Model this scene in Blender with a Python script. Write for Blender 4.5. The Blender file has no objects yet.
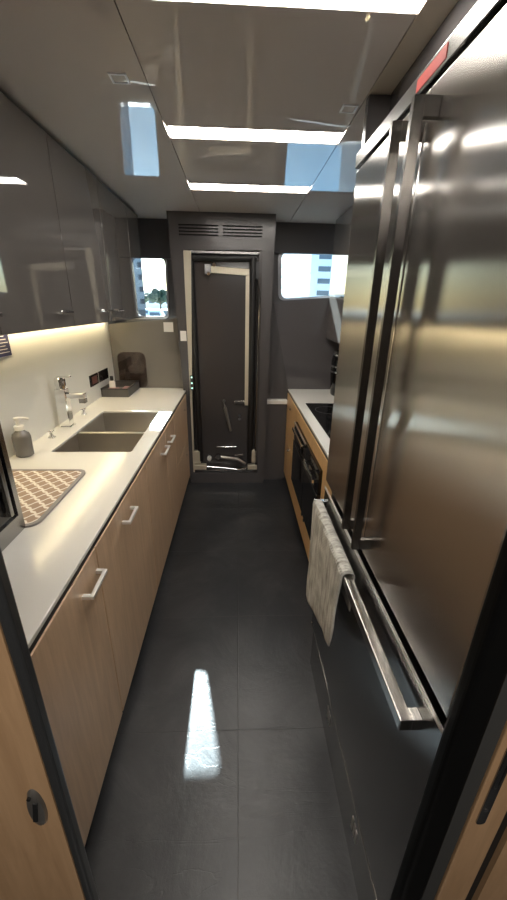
import bpy, bmesh, math, random
from mathutils import Vector, Matrix
random.seed(7)
sc = bpy.context.scene
COL = sc.collection
PI = math.pi

# ---------------------------------------------------------------- materials
def mat(name, base=(.5,.5,.5), rough=.5, metal=0., ior=1.5, coat=0., emit=None, estr=0., bump=None, alpha=None, build=None):
    m = bpy.data.materials.new(name); m.use_nodes = True
    nt = m.node_tree; b = nt.nodes['Principled BSDF']
    b.inputs['Base Color'].default_value = (*base, 1)
    b.inputs['Roughness'].default_value = rough
    b.inputs['Metallic'].default_value = metal
    b.inputs['IOR'].default_value = ior
    if coat:
        b.inputs['Coat Weight'].default_value = coat
        b.inputs['Coat Roughness'].default_value = .02
    if emit:
        b.inputs['Emission Color'].default_value = (*emit, 1)
        b.inputs['Emission Strength'].default_value = estr
    if build: build(nt, b)
    return m

def N(nt, t, **kw):
    n = nt.nodes.new(t)
    for k, v in kw.items():
        if k in n.inputs: n.inputs[k].default_value = v
        else: setattr(n, k, v)
    return n

def coords(nt, scale=(1,1,1), rot=(0,0,0), loc=(0,0,0), kind='Object'):
    tc = N(nt, 'ShaderNodeTexCoord'); mp = N(nt, 'ShaderNodeMapping')
    mp.inputs['Scale'].default_value = scale; mp.inputs['Rotation'].default_value = rot
    mp.inputs['Location'].default_value = loc
    nt.links.new(tc.outputs[kind], mp.inputs['Vector'])
    return mp.outputs['Vector']

def ramp(nt, fac, stops):
    r = N(nt, 'ShaderNodeValToRGB'); e = r.color_ramp.elements
    while len(e) < len(stops): e.new(.5)
    for i, (p, c) in enumerate(stops):
        e[i].position = p; e[i].color = (*c, 1)
    nt.links.new(fac, r.inputs['Fac'])
    return r.outputs['Color']

def bump(nt, b, h, strength=.2, dist=.01):
    n = N(nt, 'ShaderNodeBump'); n.inputs['Strength'].default_value = strength
    n.inputs['Distance'].default_value = dist
    nt.links.new(h, n.inputs['Height']); nt.links.new(n.outputs['Normal'], b.inputs['Normal'])

def wood_build(c0, c1, scale=(14, 14, 1.1)):
    def f(nt, b):
        v = coords(nt, scale)
        n1 = N(nt, 'ShaderNodeTexNoise'); n1.inputs['Scale'].default_value = 3.; n1.inputs['Detail'].default_value = 8.
        n1.inputs['Roughness'].default_value = .65; n1.inputs['Distortion'].default_value = .6
        nt.links.new(v, n1.inputs['Vector'])
        nt.links.new(ramp(nt, n1.outputs['Fac'], [(.3, c0), (.7, c1)]), b.inputs['Base Color'])
        bump(nt, b, n1.outputs['Fac'], .08, .003)
    return f

def slate_build(nt, b):
    v = coords(nt, (1,1,1), (0,0,0), (0,0,0))
    br = N(nt, 'ShaderNodeTexBrick'); br.offset = 0.; br.squash = 1.
    br.inputs['Scale'].default_value = 1.; br.inputs['Brick Width'].default_value = .5865
    br.inputs['Row Height'].default_value = .5865; br.inputs['Mortar Size'].default_value = .0022
    br.inputs['Mortar Smooth'].default_value = .3
    v2 = coords(nt, (1,1,1), (0,0,0), (-.003+.5865*6, -.972+.5865*6, 0))
    nt.links.new(v2, br.inputs['Vector'])
    n1 = N(nt, 'ShaderNodeTexNoise'); n1.inputs['Scale'].default_value = 3.2; n1.inputs['Detail'].default_value = 9.; n1.inputs['Roughness'].default_value = .68
    n1.inputs['Distortion'].default_value = .7
    nt.links.new(v, n1.inputs['Vector'])
    n2 = N(nt, 'ShaderNodeTexNoise'); n2.inputs['Scale'].default_value = 42.; n2.inputs['Detail'].default_value = 6.
    nt.links.new(v, n2.inputs['Vector'])
    vo = N(nt, 'ShaderNodeTexNoise'); vo.inputs['Scale'].default_value = 2.2; vo.inputs['Detail'].default_value = 5.; vo.inputs['Distortion'].default_value = 1.6
    nt.links.new(coords(nt, (.5,1.7,1)), vo.inputs['Vector'])
    # thin cleft lines where the stretched noise crosses its middle value
    sub = N(nt, 'ShaderNodeMath', operation='SUBTRACT'); sub.inputs[1].default_value = .5
    nt.links.new(vo.outputs['Fac'], sub.inputs[0])
    ab = N(nt, 'ShaderNodeMath', operation='ABSOLUTE'); nt.links.new(sub.outputs[0], ab.inputs[0])
    cl = N(nt, 'ShaderNodeMapRange'); cl.inputs['From Min'].default_value = 0; cl.inputs['From Max'].default_value = .006
    nt.links.new(ab.outputs[0], cl.inputs['Value'])
    c = ramp(nt, n1.outputs['Fac'], [(.28, (.016,.017,.020)), (.52, (.029,.030,.033)), (.75, (.056,.055,.056))])
    mx = N(nt, 'ShaderNodeMix', data_type='RGBA'); mx.inputs['B'].default_value = (.02,.02,.02,1)
    nt.links.new(br.outputs['Fac'], mx.inputs['Factor']); nt.links.new(c, mx.inputs['A'])
    nt.links.new(mx.outputs['Result'], b.inputs['Base Color'])
    rr = N(nt, 'ShaderNodeMapRange'); rr.inputs['To Min'].default_value = .22; rr.inputs['To Max'].default_value = .42
    nt.links.new(n1.outputs['Fac'], rr.inputs['Value']); nt.links.new(rr.outputs[0], b.inputs['Roughness'])
    a = N(nt, 'ShaderNodeMath', operation='MULTIPLY_ADD'); a.inputs[1].default_value = .12
    nt.links.new(n2.outputs['Fac'], a.inputs[0]); nt.links.new(n1.outputs['Fac'], a.inputs[2])
    a2 = N(nt, 'ShaderNodeMath', operation='MULTIPLY_ADD'); a2.inputs[1].default_value = .06
    nt.links.new(cl.outputs[0], a2.inputs[0]); nt.links.new(a.outputs[0], a2.inputs[2])
    a3 = N(nt, 'ShaderNodeMath', operation='SUBTRACT'); nt.links.new(a2.outputs[0], a3.inputs[0]); nt.links.new(br.outputs['Fac'], a3.inputs[1])
    bump(nt, b, a3.outputs[0], .45, .008)

def steel_build(scale=(60, 60, .8), s=.04, aniso=.0):
    def f(nt, b):
        v = coords(nt, scale)
        n1 = N(nt, 'ShaderNodeTexNoise'); n1.inputs['Scale'].default_value = 4.; n1.inputs['Detail'].default_value = 3.
        nt.links.new(v, n1.inputs['Vector'])
        bump(nt, b, n1.outputs['Fac'], s, .002)
        if aniso:
            b.inputs['Anisotropic'].default_value = aniso
            t = N(nt, 'ShaderNodeTangent', direction_type='RADIAL', axis='Z')
            nt.links.new(t.outputs[0], b.inputs['Tangent']); b.inputs['Anisotropic Rotation'].default_value = .25
    return f

def aniso(nt, b):
    # vertical brushing: highlights spread sideways
    b.inputs['Anisotropic'].default_value = 1.
    t = N(nt, 'ShaderNodeTangent', direction_type='RADIAL', axis='Z')
    nt.links.new(t.outputs[0], b.inputs['Tangent'])

def lattice_build(nt, b):
    v = coords(nt, (1,1,1))
    sep = N(nt, 'ShaderNodeSeparateXYZ'); nt.links.new(v, sep.inputs[0])
    def mth(op, a, c=None, d=None):
        n = N(nt, 'ShaderNodeMath', operation=op)
        for i, q in enumerate((a, c, d)):
            if q is None: continue
            if isinstance(q, (int, float)): n.inputs[i].default_value = q
            else: nt.links.new(q, n.inputs[i])
        return n.outputs[0]
    wob = mth('MULTIPLY', mth('SINE', mth('MULTIPLY', sep.outputs[0], 2*PI/.031)), .004)
    X = sep.outputs[0]; Y = mth('ADD', sep.outputs[1], wob)
    u = mth('ADD', mth('MULTIPLY', X, 1/.062), mth('MULTIPLY', Y, 1/.060))
    w = mth('SUBTRACT', mth('MULTIPLY', X, 1/.062), mth('MULTIPLY', Y, 1/.060))
    du = mth('ABSOLUTE', mth('SUBTRACT', mth('FRACT', u), .5)); dw = mth('ABSOLUTE', mth('SUBTRACT', mth('FRACT', w), .5))
    m = mth('MINIMUM', mth('SUBTRACT', .5, du), mth('SUBTRACT', .5, dw))
    c = ramp(nt, m, [(.085, (.80,.74,.66)), (.12, (.38,.27,.20))])
    nt.links.new(c, b.inputs['Base Color'])

def towel_build(nt, b):
    v = coords(nt, (1,1,1))
    w1 = N(nt, 'ShaderNodeTexWave', wave_type='BANDS', bands_direction='Y'); w1.inputs['Scale'].default_value = 26.; w1.inputs['Distortion'].default_value = 1.5
    w2 = N(nt, 'ShaderNodeTexWave', wave_type='BANDS', bands_direction='Z'); w2.inputs['Scale'].default_value = 26.; w2.inputs['Distortion'].default_value = 1.5
    n = N(nt, 'ShaderNodeTexNoise'); n.inputs['Scale'].default_value = 16.; n.inputs['Detail'].default_value = 4.
    for q in (w1, w2, n): nt.links.new(v, q.inputs['Vector'])
    mx = N(nt, 'ShaderNodeMath', operation='MAXIMUM'); nt.links.new(w1.outputs['Fac'], mx.inputs[0]); nt.links.new(w2.outputs['Fac'], mx.inputs[1])
    c = ramp(nt, n.outputs['Fac'], [(.35, (.38,.37,.34)), (.6, (.62,.61,.57))])
    lo = N(nt, 'ShaderNodeMix', data_type='RGBA'); lo.inputs['B'].default_value = (.16,.14,.12,1)
    ln = N(nt, 'ShaderNodeMapRange'); ln.inputs['From Min'].default_value = .55; ln.inputs['From Max'].default_value = .25
    n3 = N(nt, 'ShaderNodeTexNoise'); n3.inputs['Scale'].default_value = 3.; n3.inputs['Detail'].default_value = 6.
    nt.links.new(coords(nt, (8, 22, 3.)), n3.inputs['Vector'])
    nt.links.new(n3.outputs['Fac'], ln.inputs['Value'])
    ml = N(nt, 'ShaderNodeMath', operation='MULTIPLY'); ml.inputs[1].default_value = .75
    nt.links.new(ln.outputs[0], ml.inputs[0]); nt.links.new(ml.outputs[0], lo.inputs['Factor'])
    nt.links.new(c, lo.inputs['A']); nt.links.new(lo.outputs['Result'], b.inputs['Base Color'])
    bump(nt, b, mx.outputs[0], .5, .004)

def water_build(nt, b):
    v = coords(nt, (1,1,1))
    n = N(nt, 'ShaderNodeTexNoise'); n.inputs['Scale'].default_value = 4.5; n.inputs['Detail'].default_value = 4.; n.inputs['Roughness'].default_value = .6
    nt.links.new(v, n.inputs['Vector'])
    bump(nt, b, n.outputs['Fac'], 1., .09)

def leaf_build(nt, b):
    v = coords(nt, (1,1,1))
    n = N(nt, 'ShaderNodeTexNoise'); n.inputs['Scale'].default_value = 1.5; n.inputs['Detail'].default_value = 6.
    nt.links.new(v, n.inputs['Vector'])
    nt.links.new(ramp(nt, n.outputs['Fac'], [(.35, (.015,.03,.018)), (.65, (.05,.075,.04))]), b.inputs['Base Color'])

def glass_mat(name, tint=(.96,.98,1), refl=1.):
    m = bpy.data.materials.new(name); m.use_nodes = True
    nt = m.node_tree; nt.nodes.clear()
    out = N(nt, 'ShaderNodeOutputMaterial'); tr = N(nt, 'ShaderNodeBsdfTransparent'); gl = N(nt, 'ShaderNodeBsdfGlossy')
    tr.inputs['Color'].default_value = (*tint, 1); gl.inputs['Roughness'].default_value = .01
    fr = N(nt, 'ShaderNodeFresnel'); fr.inputs['IOR'].default_value = 1.45
    mx = N(nt, 'ShaderNodeMixShader')
    nt.links.new(fr.outputs[0], mx.inputs[0]); nt.links.new(tr.outputs[0], mx.inputs[1]); nt.links.new(gl.outputs[0], mx.inputs[2])
    nt.links.new(mx.outputs[0], out.inputs[0])
    return m

M = {}
M['slate'] = mat('slate floor', rough=.35, build=slate_build)
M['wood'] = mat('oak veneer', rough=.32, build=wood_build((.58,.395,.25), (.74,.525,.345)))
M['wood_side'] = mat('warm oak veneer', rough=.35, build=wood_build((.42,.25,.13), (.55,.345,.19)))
M['wood_light'] = mat('light oak veneer', rough=.35, build=wood_build((.56,.34,.155), (.70,.45,.22)))
M['taupe_gloss'] = mat('taupe gloss lacquer', (.115,.105,.099), .03, ior=1.8)
M['ceiling_gloss'] = mat('pale taupe gloss ceiling', (.64,.585,.545), .025, ior=1.75)
M['ceiling_matt'] = mat('beige ceiling strip', (.50,.44,.36), .4)
M['far_gloss'] = mat('warm grey gloss wall', (.17,.157,.142), .06, ior=1.7)
M['cool_gloss'] = mat('dark cool grey gloss wall', (.098,.091,.095), .05, ior=1.7)
M['far_dark'] = mat('dark grey wall', (.085,.079,.080), .22, ior=1.5)
M['far_matt'] = mat('dark grey blind box', (.06,.054,.057), .45)
M['white'] = mat('white solid surface', (.78,.765,.72), .17)
M['white_wall'] = mat('white splash panel', (.74,.73,.69), .3)
M['dark'] = mat('near black', (.012,.012,.012), .5)
M['carcass'] = mat('dark carcass', (.03,.026,.024), .6)
M['post'] = mat('dark grey post', (.035,.036,.037), .3)
M['black_post'] = mat('black rubber post', (.004,.004,.004), .5, ior=1.2)
M['grey_strip'] = mat('grey strip', (.05,.05,.048), .5)
M['steel'] = mat('brushed stainless', (.60,.58,.555), .21, 1., build=aniso)
M['steel_plain'] = mat('satin stainless', (.52,.485,.44), .36, .92, build=steel_build((8,80,80), .03))
M['steel_dark'] = mat('dark stainless', (.33,.325,.32), .21, 1., build=aniso)
M['steel_handle'] = mat('darker satin steel bar', (.20,.185,.17), .22, 1.)
M['steel_lip'] = mat('bright steel lip', (.85,.84,.82), .4, .8)
M['trim_steel'] = mat('grey trim steel', (.36,.35,.34), .25, 1.)
M['pull'] = mat('bright satin pull', (.88,.87,.85), .38, .6)
M['chrome'] = mat('chrome', (.82,.82,.82), .06, 1.)
M['polished'] = mat('polished steel frame', (.78,.74,.66), .12, 1.)
M['bracket'] = mat('beige bracket and lit frame', (.62,.56,.44), .35, .2)
M['black_gloss'] = mat('black glass', (.006,.006,.007), .04)
M['black_plastic'] = mat('black plastic', (.012,.012,.013), .28)
M['rubber'] = mat('black gasket', (.010,.009,.009), .5)
M['mat_cloth'] = mat('trellis mat', rough=.85, build=lattice_build)
M['mat_edge'] = mat('grey mat binding', (.30,.28,.27), .85)
M['towel'] = mat('waffle towel', rough=.95, build=towel_build)
M['door_dark'] = mat('dark lacquered door', (.06,.054,.053), .12, ior=1.5)
M['lever_grey'] = mat('grey painted lever', (.20,.19,.18), .35, .3)
M['smoke'] = glass_mat('smoky clear', (.80,.75,.73))
M['bottle_glass'] = mat('grey glass bottle', (.16,.15,.14), .08, ior=1.5, coat=.5)
M['white_plastic'] = mat('white plastic', (.75,.73,.68), .4)
M['cream'] = mat('white label paper', (.78,.75,.72), .6)
M['pink'] = mat('pink sponge', (.55,.33,.33), .9)
M['tray'] = mat('grey slate tray', (.085,.080,.078), .4)
M['socket'] = mat('black socket plate', (.015,.014,.014), .2)
M['socket_red'] = mat('dark red brown insert', (.12,.04,.035), .3)
M['red'] = mat('red sticker', (.72,.05,.035), .5)
M['navy'] = mat('navy card', (.018,.018,.07), .4)
M['led'] = mat('ceiling led diffuser', (.9,.9,.9), .5, emit=(1,.945,.86), estr=11.)
M['led_warm'] = mat('warm led strip', (.9,.8,.6), .5, emit=(1,.80,.46), estr=10.)
M['indicator'] = mat('indicator lamp', (.6,.9,.8), .3, emit=(.5,1.,.85), estr=.6)
M['glass'] = glass_mat('window glass', (.86,.96,1))
M['frame'] = mat('dark window frame', (.05,.05,.055), .25)
M['frame_metal'] = mat('grey window trim', (.33,.33,.35), .3, .8)
M['water'] = mat('harbour water', (.05,.11,.17), .04, ior=1.33, build=water_build)
M['bld'] = mat('white tower render', (.93,.93,.93), .7)
M['bld_slab'] = mat('balcony slab', (.62,.70,.74), .6)
M['bld_glass'] = mat('tower window', (.10,.13,.17), .2)
M['leaf'] = mat('harbour trees', rough=.8, build=leaf_build)
M['bark'] = mat('trunk', (.08,.06,.045), .9)
M['hull'] = mat('white boat hull', (.85,.86,.88), .3)
M['quay'] = mat('quay stone', (.40,.39,.37), .9)

# ---------------------------------------------------------------- mesh helpers
class MB:
    def __init__(s): s.bm = bmesh.new()
    def box(s, x0, x1, y0, y1, z0, z1, bev=0., seg=2, rot=None, about=None):
        r = bmesh.ops.create_cube(s.bm, size=1.)
        vs = r['verts']
        for v in vs:
            v.co = Vector(((x0+x1)/2+v.co.x*(x1-x0), (y0+y1)/2+v.co.y*(y1-y0), (z0+z1)/2+v.co.z*(z1-z0)))
        if rot is not None:
            c = Vector(about or ((x0+x1)/2, (y0+y1)/2, (z0+z1)/2))
            for v in vs: v.co = c + rot @ (v.co-c)
        if bev:
            es = list({e for v in vs for e in v.link_edges})
            bmesh.ops.bevel(s.bm, geom=es, offset=bev, segments=seg, profile=.5, affect='EDGES')
        return s
    def beam(s, p0, p1, w, h, bev=0., upv=(0,0,1)):
        p0, p1 = Vector(p0), Vector(p1); d = (p1-p0); L = d.length; d.normalize()
        u = Vector(upv); 
        if abs(d.dot(u)) > .95: u = Vector((0,1,0))
        sx = d.cross(u).normalized(); sz = sx.cross(d)
        R = Matrix((sx, d, sz)).transposed()
        return s.box(-w/2, w/2, -L/2, L/2, -h/2, h/2, bev, 2)._xf(R, (p0+p1)/2)
    def _xf(s, R, c):
        # transform the verts added last (tagged by index)
        s.bm.verts.ensure_lookup_table()
        n0 = getattr(s, '_n', 0)
        for v in s.bm.verts:
            if not v.tag: v.co = R @ v.co + c
        return s
    def mark(s):
        for v in s.bm.verts: v.tag = True
        return s
    def tube(s, pts, r, n=12, closed=False):
        pts = [Vector(p) for p in pts]; rings = []
        m = len(pts)
        for i, p in enumerate(pts):
            a = pts[(i-1) % m] if (closed or i > 0) else p
            b = pts[(i+1) % m] if (closed or i < m-1) else p
            d = (b-a).normalized()
            u = Vector((0,0,1)) if abs(d.z) < .9 else Vector((0,1,0))
            sx = d.cross(u).normalized(); sy = sx.cross(d).normalized()
            rr = r[i] if isinstance(r, (list, tuple)) else r
            rings.append([s.bm.verts.new(p + rr*(math.cos(2*PI*k/n)*sx + math.sin(2*PI*k/n)*sy)) for k in range(n)])
        for i in range(m if closed else m-1):
            A, B = rings[i], rings[(i+1) % m]
            for k in range(n): s.bm.faces.new((A[k], A[(k+1)%n], B[(k+1)%n], B[k]))
        if not closed:
            s.bm.faces.new(rings[0][::-1]); s.bm.faces.new(rings[-1])
        return s
    def lathe(s, c, prof, n=28, sx=1., sy=1.):
        c = Vector(c); rings = []
        for r, z in prof:
            if r < 1e-5: rings.append([s.bm.verts.new(c+Vector((0,0,z)))])
            else: rings.append([s.bm.verts.new(c+Vector((sx*r*math.cos(2*PI*k/n), sy*r*math.sin(2*PI*k/n), z))) for k in range(n)])
        for A, B in zip(rings, rings[1:]):
            for k in range(n):
                a, b = A[k % len(A)], A[(k+1) % len(A)]; d, e = B[k % len(B)], B[(k+1) % len(B)]
                f = [a]
                if b is not a: f.append(b)
                f.append(e)
                if d is not e: f.append(d)
                if len(f) > 2: s.bm.faces.new(f)
        if len(rings[0]) > 1: s.bm.faces.new(rings[0][::-1])
        if len(rings[-1]) > 1: s.bm.faces.new(rings[-1])
        return s
    def plate(s, outer, holes, axis, a0, a1):
        """flat sheet with holes; outline in the two axes other than `axis`, from a0 to a1 along it"""
        def P(u, v, a): return {'x': (a,u,v), 'y': (u,a,v), 'z': (u,v,a)}[axis]
        bm = s.bm; edges = []
        for loop in [outer]+list(holes):
            vs = [bm.verts.new(P(u, v, a0)) for u, v in loop]
            edges += [bm.edges.new((vs[i], vs[(i+1) % len(vs)])) for i in range(len(vs))]
        r = bmesh.ops.triangle_fill(bm, use_beauty=True, use_dissolve=False, edges=edges)
        faces = [g for g in r['geom'] if isinstance(g, bmesh.types.BMFace)]
        ex = bmesh.ops.extrude_face_region(bm, geom=faces)
        d = Vector(P(0,0,a1))-Vector(P(0,0,a0))
        bmesh.ops.translate(bm, verts=[g for g in ex['geom'] if isinstance(g, bmesh.types.BMVert)], vec=d)
        return s
    def done(s): 
        bmesh.ops.recalc_face_normals(s.bm, faces=s.bm.faces); return s.bm

def round_poly(pts, r, n=6):
    out = []; m = len(pts)
    for i in range(m):
        p = Vector(pts[i]).to_2d(); a = Vector(pts[i-1]).to_2d(); b = Vector(pts[(i+1) % m]).to_2d()
        da = (a-p).normalized(); db = (b-p).normalized()
        ang = da.angle(db); t = min(r/math.tan(ang/2), (a-p).length*.48, (b-p).length*.48)
        p0 = p+da*t; p1 = p+db*t
        for k in range(n+1):
            f = k/n; q = (1-f)**2*p0 + 2*f*(1-f)*p + f*f*p1
            out.append((q.x, q.y))
    return out

def obj(name, mb, m, parent=None, smooth=False, wn=False):
    bm = mb.done()
    me = bpy.data.meshes.new(name)
    if parent is not None:
        q = parent; off = Vector((0,0,0))
        while q is not None: off += q.location; q = q.parent
        bmesh.ops.translate(bm, verts=bm.verts, vec=-off)
    bm.to_mesh(me); bm.free()
    if smooth:
        for p in me.polygons: p.use_smooth = True
        me.set_sharp_from_angle(angle=math.radians(40))
    me.materials.append(M[m] if isinstance(m, str) else m)
    o = bpy.data.objects.new(name, me); COL.objects.link(o)
    if parent is not None: o.parent = parent
    return o
def thing(name, label, cat, loc=(0,0,0), group=None):
    o = bpy.data.objects.new(name, None); COL.objects.link(o); o.location = loc; o.empty_display_size = .1
    return tag(o, label, cat, group)
def tag(o, label, cat, group=None):
    o['label'] = label; o['category'] = cat
    if group: o['group'] = group
    return o
def struct(o, label=None):
    o['kind'] = 'structure'
    if label: o['label'] = label
    return o
def base_origin(o):
    """put a single-mesh thing's origin at its base"""
    me = o.data; xs = [v.co for v in me.vertices]
    c = Vector((sum(v.x for v in xs)/len(xs), sum(v.y for v in xs)/len(xs), min(v.z for v in xs)))
    me.transform(Matrix.Translation(-c)); o.location = o.location + c
    return o
def dup(root, dloc):
    r = root.copy(); COL.objects.link(r); r.location = root.location + Vector(dloc)
    def kids(a, b):
        for ch in list(a.children):
            if ch == b: continue
            c = ch.copy(); COL.objects.link(c); c.parent = b
            kids(ch, c)
    kids(root, r)
    return r
def B(*a, **k): return MB().box(*a, **k)

ZC = 2.25          # ceiling
YF = 3.30          # far wall below the windows
YH = 3.55          # hull wall that holds the windows
YP = 3.21          # front of the tall far panel

# ---------------------------------------------------------------- setting
struct(obj('floor', B(-1.13, 1.13, -1.9, 3.58, -.06, 0), 'slate'), 'dark grey slate tile floor running down the galley')
ceil = struct(obj('ceiling', B(-1.13, 1.13, -1.9, 3.58, ZC+.03, ZC+.06), 'carcass'), 'glossy pale taupe panelled ceiling')
g = .003
obj('ceiling_panel', B(-1.10, -.2875, -1.9, YH, ZC, ZC+.03), 'ceiling_gloss', ceil)
lights_y = [(1.055, 1.168), (1.81, 1.918), (2.53, 2.65)]
ys = [-1.9] + [v for ab in lights_y for v in ab] + [YH]
for k in range(0, len(ys), 2):
    obj('ceiling_panel', B(-.2845, .4215, ys[k], ys[k+1], ZC, ZC+.03), 'ceiling_gloss', ceil)
obj('ceiling_panel', B(.4245, 1.10, 1.53, YH, ZC, ZC+.03), 'ceiling_gloss', ceil)
obj('ceiling_strip', B(.4245, 1.10, -1.9, 1.527, ZC, ZC+.03), 'ceiling_matt', ceil)
struct(obj('wall_left', B(-1.13, -1.10, -1.9, YH, 0, ZC), 'far_gloss'), 'left hull wall behind the sink run')
struct(obj('wall_right', B(1.10, 1.13, -1.9, YH, 0, ZC), 'far_gloss'), 'right hull wall behind the refrigerator')
struct(obj('wall_back', B(-1.13, 1.13, -1.93, -1.9, 0, ZC), 'far_dark'), 'dark wall behind the doorway')

# far wall, left bay with window
winL = round_poly([(-.96, 1.497), (-.632, 1.500), (-.625, 1.972), (-.96, 1.972)], .05)
winR = round_poly([(.385, 1.665), (1.04, 1.715), (1.04, 2.045), (.368, 2.036)], .055)
wl = struct(obj('wall_far', MB().plate([(-1.13,0), (1.13,0), (1.13,ZC+.03), (-1.13,ZC+.03)], [winL, winR], 'y', YH, YH+.03), 'far_dark'), 'far hull wall with the two windows')
obj('panel', MB().plate([(-1.10,0), (-.46,0), (-.503,1.496), (-1.10,1.438)], [], 'y', YF, YF+.02), 'far_gloss', wl)
obj('panel', MB().plate([(.47,.0), (1.10,0), (1.10,1.700), (.272,1.636), (.300,1.62), (.458,.90)], [], 'y', YF, YF+.02), 'cool_gloss', wl)
obj('panel', B(.20, .475, YF+.03, YF+.05, 0, 1.63), 'far_dark', wl)

def window(n, hole, sill_a, sill_b, lab, grow=.022):
    c = Vector((sum(p[0] for p in hole)/len(hole), sum(p[1] for p in hole)/len(hole)))
    big = []
    for p in hole:
        d = Vector(p)-c; big.append(tuple(c + d + d.normalized()*grow))
    f = struct(obj('window_%d' % n, MB().plate(big, [hole], 'y', YH-.012, YH+.002), 'frame_metal'), lab)
    obj('gasket', MB().plate([tuple(c+(Vector(p)-c)*.999) for p in hole], [[tuple(c+(Vector(p)-c)*.985) for p in hole]], 'y', YH+.004, YH+.03), 'frame', f)
    obj('pane', MB().plate([tuple(c+(Vector(p)-c)*.985) for p in hole], [], 'y', YH+.014, YH+.018), 'glass', f)
    m = MB(); m.beam((sill_a[0], YF-.012, sill_a[1]), (sill_b[0], YF-.012, sill_b[1]), .024, .016, .003)
    obj('window_sill', m, 'frame', f)
    return f
window(1, winL, (-1.05, 1.447), (-.525, 1.498), 'rounded far window on the left half hidden by the wall cabinet')
window(2, winR, (.283, 1.640), (1.0, 1.695), 'rounded far window on the right looking at a white tower', .026)
struct(obj('trim_1', B(-.96, -.535, YH-.055, YH-.013, 1.962, ZC), 'far_matt'), 'dark blind box above the left far window')
struct(obj('trim_2', B(.288, 1.09, YH-.055, YH-.013, 2.024, ZC), 'far_matt'), 'dark blind box above the right far window')
# low ledge in the narrow gap between the tall panel and the right counter
t = thing('ledge_unit', 'low dark panel with pale ledge between far door and right counter', 'ledge', (.36, 3.3, 0))
obj('front_panel', B(.235, .452, YF-.02, YF, 0, .765), 'far_dark', t)
obj('ledge_top', B(.235, .452, YF-.03, YF+.03, .768, .806, .004), 'white', t)

# tall far panel with the opening
op = round_poly([(-.424, .105), (.188, .105), (.188, 2.006), (-.424, 1.996)], .012, 3)
slots = []
for x0, x1 in ((-.448, -.150), (-.116, .185)):
    for k in range(4):
        z = 2.092 + k*.0215
        slots.append([(x0, z), (x1, z), (x1, z+.0105), (x0, z+.0105)])
wp = struct(obj('wall_panel', MB().plate([(-.452,0), (.250,0), (.262,.84), (.285,ZC), (-.533,ZC), (-.478,.93)], [op]+slots, 'y', YP, YP+.03), 'far_dark'), 'tall dark grey far panel around the narrow door')
obj('vent_backing', B(-.46, .20, YP+.035, YP+.04, 2.08, 2.18), 'dark', wp)
# jambs to the wall behind
obj('side_return', MB().plate([(-.533,ZC), (-.478,.93), (-.452,0), (-.44,0), (-.466,.93), (-.52,ZC)], [], 'y', YP+.03, YH), 'far_dark', wp)
obj('side_return', MB().plate([(.285,ZC), (.262,.84), (.250,0), (.238,0), (.25,.84), (.273,ZC)], [], 'y', YP+.03, YH), 'far_dark', wp)

# ---------------------------------------------------------------- narrow far door
d = thing('hatch_door', 'tall narrow dark far door with black gasket and bright steel frame', 'door', (-.12, 3.27, .105))
fr = MB()
fr.plate([(-.4235,.107), (-.412,.107), (-.404,.90), (-.365,1.97), (-.365,1.992), (-.4235,1.994)], [], 'y', YP+.012, YP+.03)
obj('frame_side', fr, 'bracket', d)  # beige colour stands in for light reflected by the steel frame side
obj('frame_side', B(.165, .187, YP+.012, YP+.03, .107, 2.0), 'door_dark', d)
obj('frame_head', B(-.365, .165, YP+.012, YP+.03, 1.978, 1.994), 'steel_dark', d)
obj('leaf', B(-.400, .165, 3.275, 3.295, .13, 1.975, .004), 'door_dark', d)
gk = MB().tube([(-.374,3.248,1.950), (-.362,3.248,1.0), (-.352,3.248,.22)], .026, 10)
obj('gasket_bar', gk, 'rubber', d, True)
obj('gasket_bar', MB().tube([(-.374,3.248,1.950), (-.1,3.246,1.948), (.125,3.248,1.955)], .024, 10), 'rubber', d, True)
obj('gasket_bar', MB().tube([(.120,3.248,1.957), (.122,3.248,1.0), (.118,3.248,.2)], .029, 10), 'rubber', d, True)
arm = MB(); arm.box(-.255, .09, 3.245, 3.262, 1.835, 1.885, .004, rot=Matrix.Rotation(math.radians(3), 3, 'Y'))
a = obj('hinge_arm', arm, 'bracket', d)
obj('pivot', MB().tube([(-.235,3.235,1.835), (-.235,3.262,1.835)], .012), 'chrome', a, True)
obj('pivot', MB().tube([(-.19,3.235,1.90), (-.19,3.262,1.90)], .014), 'chrome', a, True)
obj('clamp', B(-.268, -.215, 3.238, 3.262, 1.83, 1.905, .004), 'steel_dark', a)
obj('clamp', B(.135, .175, 3.222, 3.262, 1.80, 1.93, .006), 'black_plastic', d)
obj('stay_rod', MB().tube([(.16,3.225,1.80), (.178,3.225,1.66), (.170,3.225,1.2), (.165,3.225,.33)], .006), 'steel_dark', d, True)
obj('edge_strip', B(.062, .094, 3.252, 3.268, .76, 1.85), 'bracket', d)
lv = MB().tube([(-.125,3.272,.80), (-.125,3.24,.80), (-.115,3.235,.74), (-.065,3.235,.52)], [.012,.012,.016,.011], 12)
lv.lathe((-.125,3.262,.80-.0), [(0,0),(.001,0)], 6)
obj('lever_handle', lv, 'lever_grey', d, True)
obj('catch_plate', B(-.03, .062, 3.262, 3.275, .772, .80, .002), 'polished', d)
kb = MB()
for z in (.632, .665): kb.tube([(.015,3.245,z), (.015,3.275,z)], .013, 12)
obj('lock_knob', kb, 'chrome', d, True)
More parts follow.
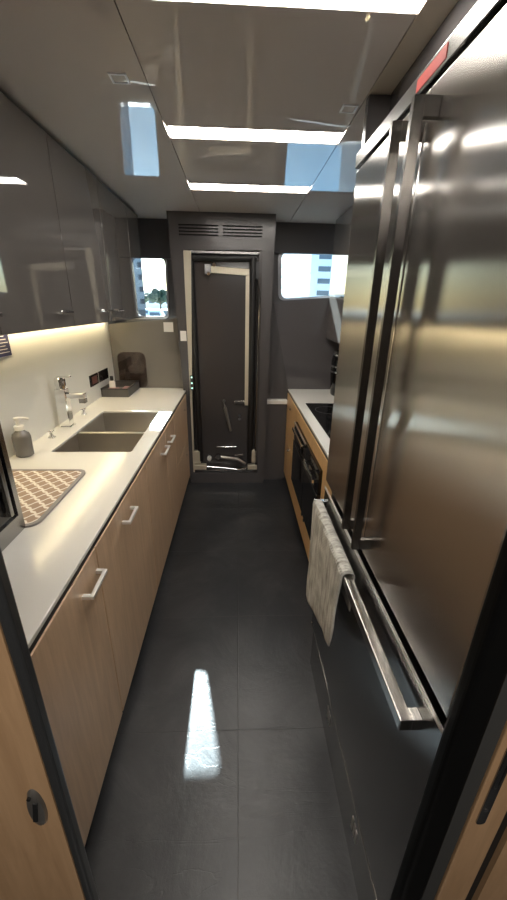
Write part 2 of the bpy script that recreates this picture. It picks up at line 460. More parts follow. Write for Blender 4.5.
# mechanism at the foot
obj('corner_block', B(-.418, -.352, 3.222, 3.262, .195, .325, .008), 'bracket', d)
obj('corner_block', B(.130, .184, 3.222, 3.262, .20, .335, .008), 'bracket', d)
bt = obj('foot_rail', B(-.420, .187, 3.225, 3.262, .112, .128, .003), 'steel_dark', d)
obj('rail_cap', B(-.418, -.30, 3.215, 3.262, .135, .185, .006), 'bracket', bt)
obj('rail_cap', B(.095, .186, 3.215, 3.262, .135, .185, .006), 'bracket', bt)
obj('link_arm', MB().tube([(-.19,3.240,.262), (.0,3.238,.235), (.075,3.235,.19)], [.016,.018,.012]), 'steel_plain', d, True)
obj('link_arm', MB().tube([(-.30,3.225,.165), (-.12,3.225,.150), (.02,3.225,.130), (.12,3.228,.175)], .009), 'chrome', d, True)
obj('link_arm', MB().tube([(-.20,3.25,.355), (-.02,3.25,.358)], .007), 'chrome', d, True)
obj('link_arm', MB().tube([(-.03,3.24,.275), (.05,3.235,.285)], [.007,.014]), 'chrome', d, True)
obj('roller', MB().tube([(-.27,3.222,.245), (-.27,3.262,.245)], .020, 16), 'white_plastic', d, True)
obj('roller', MB().tube([(-.185,3.222,.262), (-.185,3.262,.262)], .026, 16), 'steel_dark', d, True)

# indicator buttons on tall panel
o = thing('button_panel', 'column of three small lit buttons on the far panel beside the door', 'switch', (-.40, YP, .9))
obj('plate', B(-.412, -.388, YP-.004, YP, .905, 1.035, .002), 'frame', o)
for z in (1.018, .968, .924): obj('button', MB().tube([(-.40,YP-.009,z), (-.40,YP-.003,z)], .0075), 'indicator', o, True)
# small pale notices
o = base_origin(obj('wall_notice', B(-.628, -.548, YF-.004, YF, 1.385, 1.462), 'cream')); tag(o, 'small pale notice on the far wall just below the left window', 'notice')
o = base_origin(obj('wall_notice', B(-.478, -.428, YP-.003, YP, 1.32, 1.40), 'cream')); tag(o, 'small pale notice on the tall far panel left of the door', 'notice')

# ---------------------------------------------------------------- left run: worktop, splash, base units
XL = -.455
hole = round_poly([(-.935, 1.745), (-.537, 1.745), (-.548, 2.512), (-.935, 2.512)], .014, 4)
wt = obj('worktop', MB().plate([(-1.0995,.402), (-.456,.402), (-.456,3.205), (-.482,3.205), (-.482,YF-.002), (-1.0995,YF-.002)], [hole], 'z', .8915, .905), 'white')
bv = wt.modifiers.new('b', 'BEVEL'); bv.width = .002; bv.segments = 2; bv.limit_method = 'ANGLE'
tag(base_origin(wt), 'long white worktop on the left wooden base units with sink cutout', 'worktop')
o = base_origin(obj('backsplash', B(-1.0995, -1.088, .402, YF-.002, .9055, 1.492), 'white_wall')); tag(o, 'plain white splash panel rising behind the sink', 'splashback')

def handle(mbox, y0, y1, z, x=XL, out=.034, sgn=1, th=.012):
    mbox.box(x+sgn*(out-th), x+sgn*out, y0, y1, z-th/2, z+th/2, .0015)
    for y in (y0, y1-th): mbox.box(min(x, x+sgn*(out-th)), max(x, x+sgn*(out-th)), y, y+th, z-th/2, z+th/2)
    return mbox
def carcass(t, x0, x1, y0, y1, z0, z1, m='carcass', low=None):
    c = MB()
    zs = low or z1      # units under the sink have lower sides
    c.box(x0, x1, y0, y0+.015, z0, zs); c.box(x0, x1, y1-.015, y1, z0, zs)
    c.box(x0, x1, y0+.015, y1-.015, z0, z0+.015)
    c.box(x0, x0+.012, y0+.015, y1-.015, z0+.015, z1)
    if low: c.box(x1-.018, x1, y0, y1, .845, z1)
    return obj('carcass', c, m, t)
ZB, ZT = .085, .871
def base_unit(y0, y1, lab, hy=None, hz=.79, low=None):
    t = thing('base_cabinet', lab, 'cabinet', ((-1.08+XL)/2, (y0+y1)/2, 0))
    carcass(t, -1.085, XL-.02, y0, y1, ZB, .888, low=low)
    obj('plinth', B(-1.08, XL-.06, y0+.002, y1-.002, 0, ZB), 'dark', t)
    obj('gap_rail', B(XL-.03, XL-.0045, y0+.001, y1-.001, ZT+.0012, .8908), 'dark', t)
    dr = obj('door', B(XL-.019, XL, y0+.0034, y1-.0034, ZB, ZT, .0015), 'wood', t)
    obj('handle', handle(MB(), hy[0], hy[1], hz), 'pull', dr)
    return t
base_unit(.402, 1.0, 'nearest wooden base unit on the left, handle at its far edge', (.86, .985), .795)
base_unit(1.0, 1.69, 'wide wooden base unit on the left in front of the drying mat', (1.26, 1.385), .795)
base_unit(1.69, 2.2, 'wooden base unit below the front sink bowl', (2.03, 2.17), .775, .70)
base_unit(2.2, 2.535, 'narrow wooden base unit below the far sink bowl', (2.25, 2.38), .770, .70)
t = thing('drawer_unit', 'wooden two-drawer unit at the far end of the left run', 'cabinet', (-.77, 2.87, 0))
carcass(t, -1.085, XL-.02, 2.535, 3.205, ZB, .888)
obj('plinth', B(-1.08, XL-.06, 2.537, 3.203, 0, ZB), 'dark', t)
obj('gap_rail', B(XL-.03, XL-.0045, 2.537, 3.203, ZT+.0012, .8908), 'dark', t)
for z0, z1, zk in ((ZB, .460, .365), (.467, ZT, .775)):
    dr = obj('drawer', B(XL-.019, XL, 2.537, 3.203, z0, z1, .0015), 'wood', t)
    obj('knob', MB().tube([(XL,3.03,zk), (XL+.014,3.03,zk)], .009), 'chrome', dr, True)

# sink
s = thing('sink', 'stainless double bowl sink set into the left worktop', 'sink', (-.735, 2.13, .70))
def basin(y0, y1, x0=-.945, x1=-.527, z0=.715, z1=.8895):
    w = .004; m = MB()
    m.box(x0, x1, y0, y1, z0-w, z0)
    m.box(x0, x0+w, y0, y1, z0, z1); m.box(x1-w, x1, y0, y1, z0, z1)
    m.box(x0+w, x1-w, y0, y0+w, z0, z1); m.box(x0+w, x1-w, y1-w, y1, z0, z1)
    b = obj('bowl', m, 'steel_plain', s)
    c = ((x0+x1)/2-.03, (y0+y1)/2, z0)
    obj('drain', MB().lathe(c, [(0,.006), (.012,.006), (.020,.003), (.038,.003), (.042,.0)], 24), 'chrome', b, True)
basin(1.738, 2.078); basin(2.102, 2.522)
obj('divider', B(-.934, -.545, 2.079, 2.101, .868, .8915, .003), 'steel_plain', s)

# faucet
f = thing('faucet', 'square chrome mixer tap standing behind the sink', 'tap', (-1.03, 2.165, .905))
obj('base_ring', B(-1.066, -.994, 2.129, 2.201, .905, .911, .002), 'chrome', f)
obj('column', B(-1.060, -1.000, 2.135, 2.195, .911, 1.135, .004), 'chrome', f)
sp = MB().box(-1.000, -.895, 2.143, 2.187, 1.078, 1.108, .004)
spo = obj('spout', sp, 'chrome', f)
obj('aerator', B(-.932, -.896, 2.145, 2.185, 1.050, 1.078, .003), 'steel_dark', spo)
obj('cartridge', MB().lathe((-1.03,2.165,1.135), [(.024,0), (.024,.014), (.030,.016), (.030,.056), (.022,.064), (0,.064)], 24), 'chrome', f, True)
obj('lever', MB().box(-1.045, -.965, 2.154, 2.176, 1.196, 1.208, .003, rot=Matrix.Rotation(math.radians(-4), 3, 'Y')), 'chrome', f)
# sink control knobs
def popup(x, y, lab):
    k = thing('sink_control', lab, 'knob', (x, y, .905))
    obj('collar', MB().lathe((x,y,.905), [(.020,0), (.020,.004), (.010,.007), (.007,.03), (0,.03)], 20), 'chrome', k, True)
    obj('grip', MB().tube([(x-.012,y-.012,.94), (x+.012,y+.012,.94)], .007).lathe((x,y,.93), [(.006,0), (.006,.012)], 12), 'chrome', k, True)
popup(-1.025, 1.955, 'small chrome knob on the worktop between soap bottle and tap')
popup(-1.03, 2.42, 'small chrome knob on the worktop beyond the tap')

# soap dispenser
x, y = -1.035, 1.70
sb = thing('soap_dispenser', 'grey glass soap bottle with white pump on left worktop', 'soap bottle', (x, y, .905))
obj('bottle', MB().lathe((x,y,.905), [(0,0), (.036,0), (.040,.004), (.041,.095), (.036,.112), (.020,.124), (.018,.130), (0,.130)], 28), 'bottle_glass', sb, True)
pm = MB().lathe((x,y,1.035), [(.023,0), (.023,.02), (.010,.024), (.009,.045), (.017,.047), (.017,.060), (0,.062)], 24)
pm.tube([(x,y,1.088), (x+.022,y+.012,1.088), (x+.040,y+.022,1.082)], [.008,.0075,.006])
obj('pump', pm, 'white_plastic', sb, True)

# drying mat
mt = thing('drying_mat', 'taupe dish drying mat with pale trellis lines and grey border', 'mat', (-.86, 1.29, .905))
om = round_poly([(-1.06, 1.062), (-.664, 1.062), (-.664, 1.518), (-1.06, 1.518)], .05, 8)
im = round_poly([(-1.046, 1.076), (-.678, 1.076), (-.678, 1.504), (-1.046, 1.504)], .04, 8)
obj('pad', MB().plate(im, [], 'z', .9052, .911), 'mat_cloth', mt)
obj('border', MB().plate(om, [im], 'z', .9052, .9125), 'mat_edge', mt)

# microwave near the left edge
mw = thing('microwave', 'black glass fronted microwave in steel trim on near end of left worktop', 'microwave', (-.89, .81, .905))
obj('body', B(-1.08, -.725, .56, 1.062, .915, 1.27, .003), 'black_plastic', mw)
ff = MB().plate([(.56,.907), (1.066,.907), (1.066,1.272), (.56,1.272)], [[(.60,.965), (1.045,.965), (1.045,1.25), (.60,1.25)]], 'x', -.724, -.70)
obj('front_frame', ff, 'trim_steel', mw)
dg = obj('door', B(-.724, -.708, .602, 1.043, .967, 1.248), 'black_gloss', mw)
obj('handle', MB().box(-.704, -.690, 1.0, 1.014, .985, 1.235, .002).box(-.708,-.70,1.0,1.014,.985,1.0).box(-.708,-.70,1.0,1.014,1.22,1.235), 'steel_dark', dg)
for yy in (.60, 1.03):
    for xx in (-1.04, -.76): obj('foot', MB().lathe((xx,yy,.9052), [(.012,0), (.012,.010), (0,.010)], 12), 'black_plastic', mw)

# notice card on splash
nc = thing('notice_card', 'navy notice card with white lines on the white splash panel', 'card', (-1.0875, 1.76, 1.362))
obj('card', B(-1.0878, -1.084, 1.66, 1.852, 1.362, 1.468), 'navy', nc)
ln = MB()
for k in range(6): ln.box(-1.084, -1.0835, 1.69, 1.84-(k % 3)*.012, 1.378+k*.0145, 1.3805+k*.0145)
obj('printed_lines', ln, 'cream', nc)

# sockets
for (y0, y1, lab, ins) in ((2.735, 2.90, 'dark wall socket on the splash, the one nearer the tap', 1), (2.925, 3.13, 'dark wall socket on the splash nearest the far corner', 0)):
    k = thing('wall_socket', lab, 'socket', (-1.086, (y0+y1)/2, 1.02), 'sockets on the white splash panel')
    pl = obj('plate', B(-1.088, -1.080, y0, y1, 1.022, 1.105, .002), 'socket', k)
    obj('insert', B(-1.080, -1.0785, y0+.03, y1-.03, 1.037, 1.09, .0), 'socket_red' if ins else 'black_gloss', k)

# tray and what is in it
tx0, tx1, ty0, ty1 = -1.083, -.872, 2.925, 3.275
tr = thing('corner_tray', 'open dark grey tray in the far corner of the left worktop', 'tray', (-.98, 3.1, .905))
tm = MB().box(tx0, tx1, ty0, ty1, .9052, .915)
oo = [(tx0,ty0), (tx1,ty0), (tx1,ty1), (tx0,ty1)]; ii = [(tx0+.012,ty0+.012), (tx1-.012,ty0+.012), (tx1-.012,ty1-.012), (tx0+.012,ty1-.012)]
tm.plate(oo, [ii], 'z', .915, .968)
obj('box', tm, 'tray', tr)
obj('rim', MB().plate([(tx0-.002,ty0-.002), (tx1+.002,ty0-.002), (tx1+.002,ty1+.002), (tx0-.002,ty1+.002)], [ii], 'z', .968, .973), 'black_plastic', tr)
bx, by = -1.035, 3.06
bo = thing('small_bottle', 'little white labelled bottle with black cap standing in corner tray', 'bottle', (bx, by, .915))
obj('body', MB().lathe((bx,by,.9152), [(0,0), (.022,0), (.024,.004), (.024,.085), (.016,.097), (0,.097)], 20), 'cream', bo, True)
obj('cap', MB().lathe((bx,by,1.0122), [(.014,0), (.014,.034), (.010,.037), (0,.037)], 16), 'black_plastic', bo, True)
o = base_origin(obj('sponge', B(-1.05, -.96, 2.955, 3.01, .9152, .966, .008), 'pink')); tag(o, 'pink sponge lying in the corner tray', 'sponge')
o = base_origin(obj('sponge', B(-.945, -.90, 3.0, 3.09, .9152, .962, .008), 'pink')); tag(o, 'narrow pink scourer at the right side of the corner tray', 'sponge')
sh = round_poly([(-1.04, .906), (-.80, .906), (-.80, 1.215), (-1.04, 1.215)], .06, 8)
o = base_origin(obj('smoky_shape', MB().plate(sh, [], 'y', 3.283, 3.289), 'smoke')); tag(o, 'smoky see-through round-cornered shape standing behind the corner tray', 'board')  # unidentified smoky shape, built as a see-through sheet

# ---------------------------------------------------------------- left wall cabinets
XW = -.767
grp = 'gloss wall cabinets above the sink'
def wall_unit(y0, y1, lab, hy):
    t = thing('wall_cabinet', lab, 'cabinet', (-.93, (y0+y1)/2, 1.5), grp)
    obj('body', B(-1.0875, XW-.021, y0, y1, 1.495, 2.247), 'carcass', t)
    dr = obj('door', B(XW-.02, XW, y0+.0026, y1-.0026, 1.500, 2.233, .0015), 'taupe_gloss', t)
    if hy is not None:
        h = MB().box(XW+.018, XW+.028, hy-.06, hy+.06, 1.558, 1.568, .002)
        h.tube([(XW,hy,1.563), (XW+.02,hy,1.563)], .008)
        obj('handle', h, 'chrome', dr)
    return t
wall_unit(.70, 1.28, 'nearest gloss grey wall cabinet above microwave', 1.2)
wall_unit(1.28, 1.855, 'gloss grey wall cabinet above the notice card', 1.74)
wall_unit(1.855, 2.415, 'gloss grey wall cabinet above the tap', 2.30)
wall_unit(2.415, 2.97, 'gloss grey wall cabinet above the sockets', 2.53)
wall_unit(2.97, YF-.003, 'narrow gloss grey wall cabinet next to the left far window', None)
ls = thing('led_strip', 'warm light strip under the left wall cabinets', 'light', (-1.05, 2.3, 1.48))
obj('channel', B(-1.072, -1.038, .72, 3.22, 1.487, 1.4945), 'frame_metal', ls)
obj('diffuser', B(-1.068, -1.042, .73, 3.21, 1.483, 1.487), 'led_warm', ls)

# ---------------------------------------------------------------- ceiling lights
for (y0, y1), lab in zip(lights_y, ('linear ceiling light nearest the viewer, before the refrigerator top', 'linear ceiling light second from the far end', 'linear ceiling light closest to the far door')):
    t = thing('ceiling_light', lab, 'light', (.068, (y0+y1)/2, ZC), 'linear ceiling lights')
    obj('housing', B(-.2845, .4215, y0+.001, y1-.001, ZC+.02, ZC+.0295), 'white_plastic', t)
    obj('diffuser', B(-.276, .412, y0+.003, y1-.003, ZC+.002, ZC+.02), 'led', t)
def square_lamp(x, y, lab):
    t = thing('ceiling_spot', lab, 'ceiling fitting', (x, y, ZC), 'square ceiling fittings')
    h = .027
    obj('frame', MB().plate([(x-h,y-h), (x+h,y-h), (x+h,y+h), (x-h,y+h)], [[(x-h+.006,y-h+.006), (x+h-.006,y-h+.006), (x+h-.006,y+h-.006), (x-h+.006,y+h-.006)]], 'z', ZC-.004, ZC), 'hull', t)
    obj('lens', B(x-.0205, x+.0205, y-.0205, y+.0205, ZC-.002, ZC), 'ceiling_gloss', t)
square_lamp(-.368, 1.49, 'small square fitting in the ceiling over the left cabinets')
square_lamp(.386, 1.615, 'small square fitting in the ceiling near refrigerator top')

# ---------------------------------------------------------------- right far: base units, hob, ovens
XR = .455
t = thing('drawer_unit', 'light wooden two-drawer unit at far end of the right run', 'cabinet', (.77, 3.0, 0))
c = MB()
carcass(t, XR+.02, 1.09, 2.722, 3.295, ZB, .888)
obj('plinth', B(XR+.06, 1.08, 2.724, 3.29, 0, ZB), 'dark', t)
obj('gap_rail', B(XR+.0045, XR+.03, 2.724, 3.29, ZT+.0012, .8908), 'dark', t)
for z0, z1, zk in ((ZB, .438, .42), (.446, ZT, .80)):
    dr = obj('drawer', B(XR, XR+.019, 2.724, 3.292, z0, z1, .0015), 'wood_light', t)
    obj('knob', MB().tube([(XR,3.05,zk-.02), (XR-.012,3.05,zk-.02)], .009), 'steel_dark', dr, True)
t = thing('oven_housing', 'light wooden housing around the two black built-in appliances', 'cabinet', (.77, 2.1, 0))
carcass(t, XR+.02, 1.09, 1.55, 2.722, ZB, .888)
obj('plinth', B(XR+.06, 1.08, 1.552, 2.72, 0, ZB), 'dark', t)
obj('front_frame', MB().plate([(1.552,ZB), (2.720,ZB), (2.720,ZT), (1.552,ZT)], [[(1.770,.295), (2.685,.295), (2.685,.785), (1.770,.785)]], 'x', XR, XR+.019), 'wood_light', t)
obj('gap_rail', B(XR+.0045, XR+.03, 1.552, 2.72, ZT+.0012, .8908), 'dark', t)
for yy in (2.24, 2.16): obj('vent_knob', MB().tube([(XR,yy,.235), (XR-.006,yy,.235)], .012), 'dark', t, True)
def appliance(y0, y1, name, lab, cat, hz):
    a = thing(name, lab, cat, (.70, (y0+y1)/2, .30))
    obj('body', B(XR+.02, .98, y0+.02, y1-.02, .302, .770), 'black_plastic', a)
    dr = obj('door', B(XR-.022, XR+.018, y0, y1, .298, .640, .003), 'black_gloss', a)
    obj('control_panel', B(XR-.018, XR+.018, y0, y1, .646, .782, .003), 'black_gloss', a)
    obj('trim_line', B(XR-.0235, XR-.02, y0+.004, y1-.004, .628, .6385), 'polished', dr)
    obj('handle', MB().box(XR-.044, XR-.030, y0+.05, y1-.05, hz, hz+.020, .002).box(XR-.032,XR-.017,y0+.06,y0+.07,hz,hz+.02).box(XR-.032,XR-.017,y1-.07,y1-.06,hz,hz+.02), 'polished', a)
    return a
a1 = appliance(2.180, 2.682, 'oven', 'black built-in oven with bright trim, far one of the pair', 'oven', .735)
a2 = appliance(1.773, 2.174, 'compact_oven', 'black built-in compact oven nearest the refrigerator', 'oven', .685)
obj('top_trim', B(XR-.024, XR-.016, 2.19, 2.675, .775, .786), 'steel_plain', a1)
wr = obj('worktop', MB().plate([(.456,1.55), (1.098,1.55), (1.098,YF-.002), (.456,YF-.002)], [], 'z', .8915, .905), 'white')
bv = wr.modifiers.new('b', 'BEVEL'); bv.width = .002; bv.segments = 2; bv.limit_method = 'ANGLE'
tag(base_origin(wr), 'white worktop on the right run holding the black hob', 'worktop')
hb = thing('hob', 'flush black glass hob on the right worktop', 'hob', (.77, 2.33, .905))
obj('glass', B(.522, 1.03, 1.92, 2.752, .9052, .911, .002), 'black_gloss', hb)
for (px, py, pr) in ((.66,2.08,.085), (.66,2.55,.10), (.90,2.08,.10), (.90,2.55,.085)):
    ring = MB().tube([(px+pr*math.cos(2*PI*k/40), py+pr*math.sin(2*PI*k/40), .911) for k in range(40)], .0012, 6, True)
    obj('burner_ring', ring, 'grey_strip', hb)
# black appliance
kx, ky = .905, 3.08
k = thing('kettle', 'black kettle with bright bands standing on right worktop beside the refrigerator', 'kettle', (kx, ky, .905))
obj('body', MB().lathe((kx,ky,.9052), [(0,0), (.105,0), (.112,.01), (.118,.09), (.125,.18), (.125,.29), (.11,.35), (.07,.385), (0,.39)], 32), 'black_gloss', k, True)
for z in (1.095, 1.140): obj('band', MB().lathe((kx,ky,z), [(.1255,0), (.129,.002), (.129,.016), (.1255,.018)], 32), 'chrome', k, True)
obj('handle', MB().tube([(kx-.06,ky-.10,1.26), (kx-.10,ky-.14,1.24), (kx-.11,ky-.15,1.15), (kx-.08,ky-.11,1.05)], .012), 'black_plastic', k, True)
obj('spout_cap', MB().tube([(kx-.09,ky-.06,1.245), (kx-.125,ky-.09,1.262)], [.03,.018]), 'chrome', k, True)
# right wall cabinet (gloss)
t = thing('wall_cabinet', 'gloss dark wall cabinet on the right between far window and refrigerator', 'cabinet', (.92, 2.4, 1.36))
obj('body', B(.783, 1.097, 1.55, YF-.003, 1.345, 2.247), 'taupe_gloss', t)
for y0, y1 in ((1.55, 2.13), (2.13, 2.71), (2.71, YF-.004)):
    obj('door', B(.762, .782, y0+.0018, y1-.0018, 1.350, 2.238, .0015), 'taupe_gloss', t)
o = base_origin(obj('end_panel', B(.424, 1.098, 1.512, 1.545, .907, 2.247, .002), 'far_dark')); tag(o, 'dark upright end panel between refrigerator and right wall cabinet', 'panel')

# ---------------------------------------------------------------- refrigerator
FX, Y0, Y1, YM = .34, .380, 1.268, .8235
r = thing('refrigerator', 'large brushed stainless refrigerator with two upright doors and a bottom drawer', 'refrigerator', (.68, .82, 0))
obj('body', B(FX+.030, 1.06, Y0, Y1, .02, 2.005), 'carcass', r)
def fdoor(y0, y1, hy, name):
    dd = obj('door', B(FX, FX+.028, y0+.0025, y1-.0025, .980, 1.966, .003), 'steel', r)
    h = MB().box(FX-.047, FX-.027, hy, hy+.012, 1.022, 1.934, .001)
    for z in (1.022, 1.904): h.box(FX-.028, FX, hy, hy+.012, z, z+.030, .0008)
    obj('handle', h, 'steel_handle', dd)
fdoor(Y0, YM, .773, 'near'); fdoor(YM, Y1, .866, 'far')
dw = obj('drawer', B(FX, FX+.006, Y0+.001, Y1-.001, .262, .944, .001), 'steel_dark', r)
obj('top_lip', B(FX-.0015, FX+.001, Y0+.001, Y1-.001, .945, .955), 'steel_lip', dw)
h = MB().box(FX-.042, FX-.018, .432, 1.262, .872, .900, .002)
for y in (.432, 1.238): h.box(FX-.019, FX, y, y+.024, .872, .900, .001)
obj('handle', h, 'steel', dw)
tt = obj('top_trim', B(FX-.003, FX+.028, Y0, Y1+.004, 1.974, 2.008, .002), 'trim_steel', r)
obj('sticker', B(FX-.0042, FX-.003, .775, .882, 1.981, 2.001), 'red', tt)
kp = obj('kick_plate', B(FX+.012, FX+.03, Y0, Y1, .002, .250), 'steel_dark', r)
obj('edge_strip', B(FX-.001, FX+.012, Y0+.001, Y1-.001, .250, .258), 'polished', kp)
for y in (.60, .93):
    v = MB()
    for kx_ in range(3): v.box(FX+.0105, FX+.012, y-.022+kx_*.016, y-.012+kx_*.016, .11, .165)
    obj('vent', v, 'steel_plain', kp)
struct(obj('trim_3', B(.495, 1.10, .386, 1.510, 2.018, ZC), 'far_dark'), 'dark infill panel above the refrigerator')

# towel over the drawer handle
def towel():
    bm = bmesh.new(); nu, nv = 30, 44
    y_near, y_far = .815, 1.235
    xb, zt = FX-.030, .906
    grid = []
    for i in range(nu+1):
        u = i/nu; row = []
        y = y_near + (y_far-y_near)*u
        Lf = .28 + .15*u                # front drop (skewed)
        Lb = .12
        tot = Lf + .05 + Lb
        for j in range(nv+1):
            s = j/nv*tot
            w = math.sin(u*9+1)*.5 + math.sin(u*17+.5)*.3
            if s < Lb: x = xb+.018; z = zt-.012-(Lb-s); sway = 0
            elif s < Lb+.05:
                a = (s-Lb)/.05*PI; x = xb + .018*math.cos(a); z = zt-.008+.014*math.sin(a); sway = 0
            else:
                dd = s-Lb-.05; x = xb-.018 - .006*w*min(1, dd/.15) - .004*min(1,dd/.3); z = zt-.008-dd; sway = dd
            yy = y + (sway*.04*(1-u)) - sway*.06*u + .006*math.sin(s*30+u*4)*min(1,sway*4)
            row.append(bm.verts.new((x, yy, z)))
        grid.append(row)
    for i in range(nu):
        for j in range(nv): bm.faces.new((grid[i][j], grid[i+1][j], grid[i+1][j+1], grid[i][j+1]))
    m = MB(); m.bm.free(); m.bm = bm
    o = obj('towel', m, 'towel', None, True)
    so = o.modifiers.new('t', 'SOLIDIFY'); so.thickness = .004; so.offset = 0
    return tag(base_origin(o), 'pale waffle towel hanging over the refrigerator drawer handle', 'towel')
towel()

# ---------------------------------------------------------------- doorway the viewer looks through
yb = .36
ld = thing('sliding_door', 'wooden door edge at the lower left with oval chrome lock', 'door', (-.7, yb+.012, 0))
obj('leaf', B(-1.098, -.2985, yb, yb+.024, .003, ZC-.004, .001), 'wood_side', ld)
cx, cz = -.327, .829
lk = MB()
R = Matrix.Rotation(0, 3, 'Y')
prof = [(0,.0065), (.55,.0065), (.85,.005), (1.,.0)]
n = 40; rings = []
for rr, dy in prof[::-1]:
    rings.append([lk.bm.verts.new((cx+.0145*rr*math.cos(2*PI*q/n), yb-dy, cz+.050*rr*math.sin(2*PI*q/n))) for q in range(n)] if rr else [lk.bm.verts.new((cx, yb-dy, cz))])
for A, Bq in zip(rings, rings[1:]):
    for q in range(n):
        if len(Bq) == 1: lk.bm.faces.new((A[q], A[(q+1)%n], Bq[0]))
        else: lk.bm.faces.new((A[q], A[(q+1)%n], Bq[(q+1)%n], Bq[q]))
lo = obj('lock', lk, 'steel_plain', ld, True)
obj('slot', MB().box(cx-.004, cx+.004, yb-.0082, yb-.0060, cz-.026, cz+.026, .001, rot=Matrix.Rotation(math.radians(10), 3, 'Y')), 'dark', lo)
obj('keyhole', MB().tube([(cx-.003,yb-.0085,cz+.037), (cx-.003,yb-.004,cz+.037)], .0032), 'dark', lo, True)
struct(obj('trim_4', B(-.2985, -.2825, yb, yb+.020, 0, ZC, .005, 3), 'post'), 'dark grey upright door post at the left')
struct(obj('trim_5', B(.327, .3775, yb-.016, yb+.014, 0, ZC, .010, 4), 'black_post'), 'black upright door post beside the refrigerator')
struct(obj('trim_6', B(.3785, .4175, yb, yb+.014, 0, ZC, .002), 'grey_strip'), 'narrow grey upright strip beside the black door post')
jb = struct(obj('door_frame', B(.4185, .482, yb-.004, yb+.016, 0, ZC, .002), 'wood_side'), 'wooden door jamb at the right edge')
sx, sz0, sz1 = .4385, .735, .955
pp = round_poly([(sx-.0085, sz0), (sx+.0085, sz0), (sx+.0085, sz1), (sx-.0085, sz1)], .008, 5)
sp_ = obj('strike_plate', MB().plate(pp, [[(sx-.004,.845), (sx+.004,.845), (sx+.004,.93), (sx-.004,.93)]], 'y', yb-.0062, yb-.004), 'steel_dark', jb)
obj('strike_recess', B(sx-.004, sx+.004, yb-.0048, yb-.0041, .845, .93), 'dark', sp_)
obj('screw', MB().tube([(sx,yb-.007,.78), (sx,yb-.006,.78)], .004), 'chrome', sp_, True)
struct(obj('trim_7', B(.482, .508, yb+.006, yb+.016, 0, ZC), 'dark'), 'dark shadow gap beside the door jamb')
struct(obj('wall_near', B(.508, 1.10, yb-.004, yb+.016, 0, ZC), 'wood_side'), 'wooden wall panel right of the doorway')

# ---------------------------------------------------------------- outside: harbour
wtr = struct(base_origin(obj('water', B(-400, 400, 4.2, 600, -1.7, -1.4), 'water')), 'rippled blue harbour water outside')
wtr['kind'] = 'structure'
qy = base_origin(obj('quay', B(-200, 200, 96, 300, -1.4, .3), 'quay')); struct(qy, 'stone quay across the harbour')
tw = thing('apartment_tower', 'white apartment tower seen through the right far window', 'building', (20, 110, .3))
obj('wall', B(18.6, 34, 104, 124, .3, 50), 'bld', tw)
wing = MB(); wing.plate([(9.2,140), (18.6,106), (18.6,122), (12,146)], [], 'z', .3, 44)
obj('wing', wing, 'bld', tw)
for kf in range(9):
    z = 1.0+kf*2.85
    obj('balcony', MB().plate([(8.2,139.6), (18.0,103.6), (18.7,106), (9.2,140)], [], 'z', z, z+.30), 'bld_slab', tw)
    obj('window', B(20.6, 23.8, 103.9, 104.1, z+.7, z+1.9), 'bld_glass', tw)
    obj('window', B(27.0, 30.0, 103.9, 104.1, z+.7, z+1.9), 'bld_glass', tw)
def tree(x, y, h, w, lab):
    t = thing('tree', lab, 'tree', (x, y, .3), 'trees on the quay')
    obj('trunk', MB().tube([(x,y,.25), (x+.1,y,.3+h*.5)], [.22,.14], 8), 'bark', t, True)
    m = MB()
    rnd = random.Random(int(x*10))
    for q in range(9):
        c = Vector((x+rnd.uniform(-.5,.5)*w, y+rnd.uniform(-.4,.4)*w, .3+h*(.45+.45*rnd.random())))
        r0 = bmesh.ops.create_icosphere(m.bm, subdivisions=2, radius=w*rnd.uniform(.22,.36))
        for v in r0['verts']: v.co = c + v.co*(1+rnd.uniform(-.15,.15))
    obj('crown', m, 'leaf', t)
tree(-19.3, 99, 4.6, 3.6, 'rounder green tree on the quay in the left far window')
tree(-16.9, 106, 3.9, 2.6, 'lower green tree on the quay at right in the left far window')
tree(-25.2, 108, 3.9, 3.0, 'green tree on the quay at left in the left far window')
def boat(x, y, L, lab):
    t = thing('motor_boat', lab, 'boat', (x, y, -1.4), 'boats moored by the quay')
    m = MB(); m.plate([(x-L/2,-1.5), (x+L/2-.5,-1.5), (x+L/2,-.2), (x-L/2,-.35)], [], 'y', y-1.2, y+1.2)
    obj('hull', m, 'hull', t)
    obj('cabin', MB().plate([(x-L*.32,-.35), (x+L*.2,-.3), (x+L*.08,.9), (x-L*.3,.9)], [], 'y', y-.9, y+.9), 'hull', t)
    obj('cabin_window', MB().plate([(x-L*.26,.1), (x+L*.10,.1), (x+L*.05,.6), (x-L*.26,.6)], [], 'y', y-.93, y-.9), 'bld_glass', t)
boat(-14.6, 70, 6, 'white motor boat moored at right in the left far window')
boat(-11.0, 55, 4.2, 'small white motor boat nearest in the left far window')
hs = thing('quay_building', 'low pale building behind the quay trees', 'building', (-26, 150, .3))
obj('wall', B(-45, -24.5, 150, 165, .3, 6.5), 'bld', hs)
rowm = MB()
for kx_ in range(6): obj('window', B(-43+kx_*3.2, -41.4+kx_*3.2, 149.9, 150.1, 2, 4), 'bld_glass', hs)

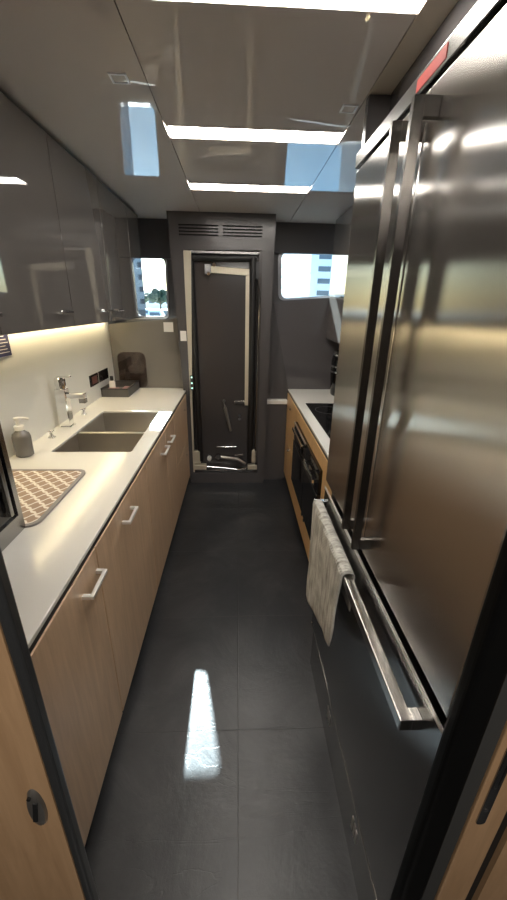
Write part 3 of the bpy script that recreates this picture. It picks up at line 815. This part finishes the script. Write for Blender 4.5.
# ---------------------------------------------------------------- light
w = bpy.data.worlds.new('World'); sc.world = w; w.use_nodes = True
nt = w.node_tree; bg = nt.nodes['Background']
sky = nt.nodes.new('ShaderNodeTexSky'); sky.sky_type = 'NISHITA'; sky.sun_disc = False
sun_dir = Vector((-.290, 1.396, 1.)).normalized()   # towards the sun
sky.sun_elevation = math.asin(sun_dir.z); sky.sun_rotation = math.atan2(sun_dir.x, sun_dir.y)
sky.air_density = 1.2; sky.dust_density = 1.5
nt.links.new(sky.outputs[0], bg.inputs['Color']); bg.inputs['Strength'].default_value = .21
sl = bpy.data.lights.new('sun', 'SUN'); sl.energy = 27.; sl.angle = math.radians(.6); sl.color = (1,.97,.92)
so = bpy.data.objects.new('sun', sl); COL.objects.link(so); so.location = (-8, 40, 30)
so.rotation_euler = sun_dir.to_track_quat('Z', 'Y').to_euler()
# unseen fill light, added behind the viewer to brighten the near wood
al = bpy.data.lights.new('passage_fill', 'AREA'); al.energy = 9.; al.shape = 'RECTANGLE'; al.size = .7; al.size_y = .12; al.color = (1,.95,.88)
ao = bpy.data.objects.new('passage_fill', al); COL.objects.link(ao); ao.location = (.07, -.75, ZC-.01)

# ---------------------------------------------------------------- camera
cam = bpy.data.cameras.new('camera'); co = bpy.data.objects.new('camera', cam); COL.objects.link(co)
fpx, pcx, pcy = 367., 253.5, 450.
def unit(v): return Vector(v).normalized()
dy = unit((238-pcx, 306-pcy, fpx)); dd = Vector((236-pcx, 1385-pcy, fpx)).normalized()
dd = (dd - dy*dd.dot(dy)).normalized(); rx = dd.cross(dy)
# world axes in image axes (x right, y down, z forward): rx, dy, -dd
Rw = Matrix((rx, dy, -dd))           # image -> world
cam_x = Rw @ Vector((1,0,0)); cam_y = Rw @ Vector((0,-1,0)); cam_z = Rw @ Vector((0,0,-1))
co.matrix_world = Matrix(((cam_x.x, cam_y.x, cam_z.x, 0), (cam_x.y, cam_y.y, cam_z.y, 0), (cam_x.z, cam_y.z, cam_z.z, 1.6), (0,0,0,1)))
cam.sensor_fit = 'VERTICAL'; cam.sensor_height = 24.; cam.sensor_width = 24.*507/900
cam.lens = fpx/900*24.; cam.clip_start = .02; cam.clip_end = 2000
sc.camera = co

vs = sc.view_settings
sc.display_settings.display_device = 'sRGB'
vs.view_transform = 'Standard'; vs.look = 'None'; vs.gamma = 1.; vs.use_curve_mapping = False
vs.exposure = 1.4
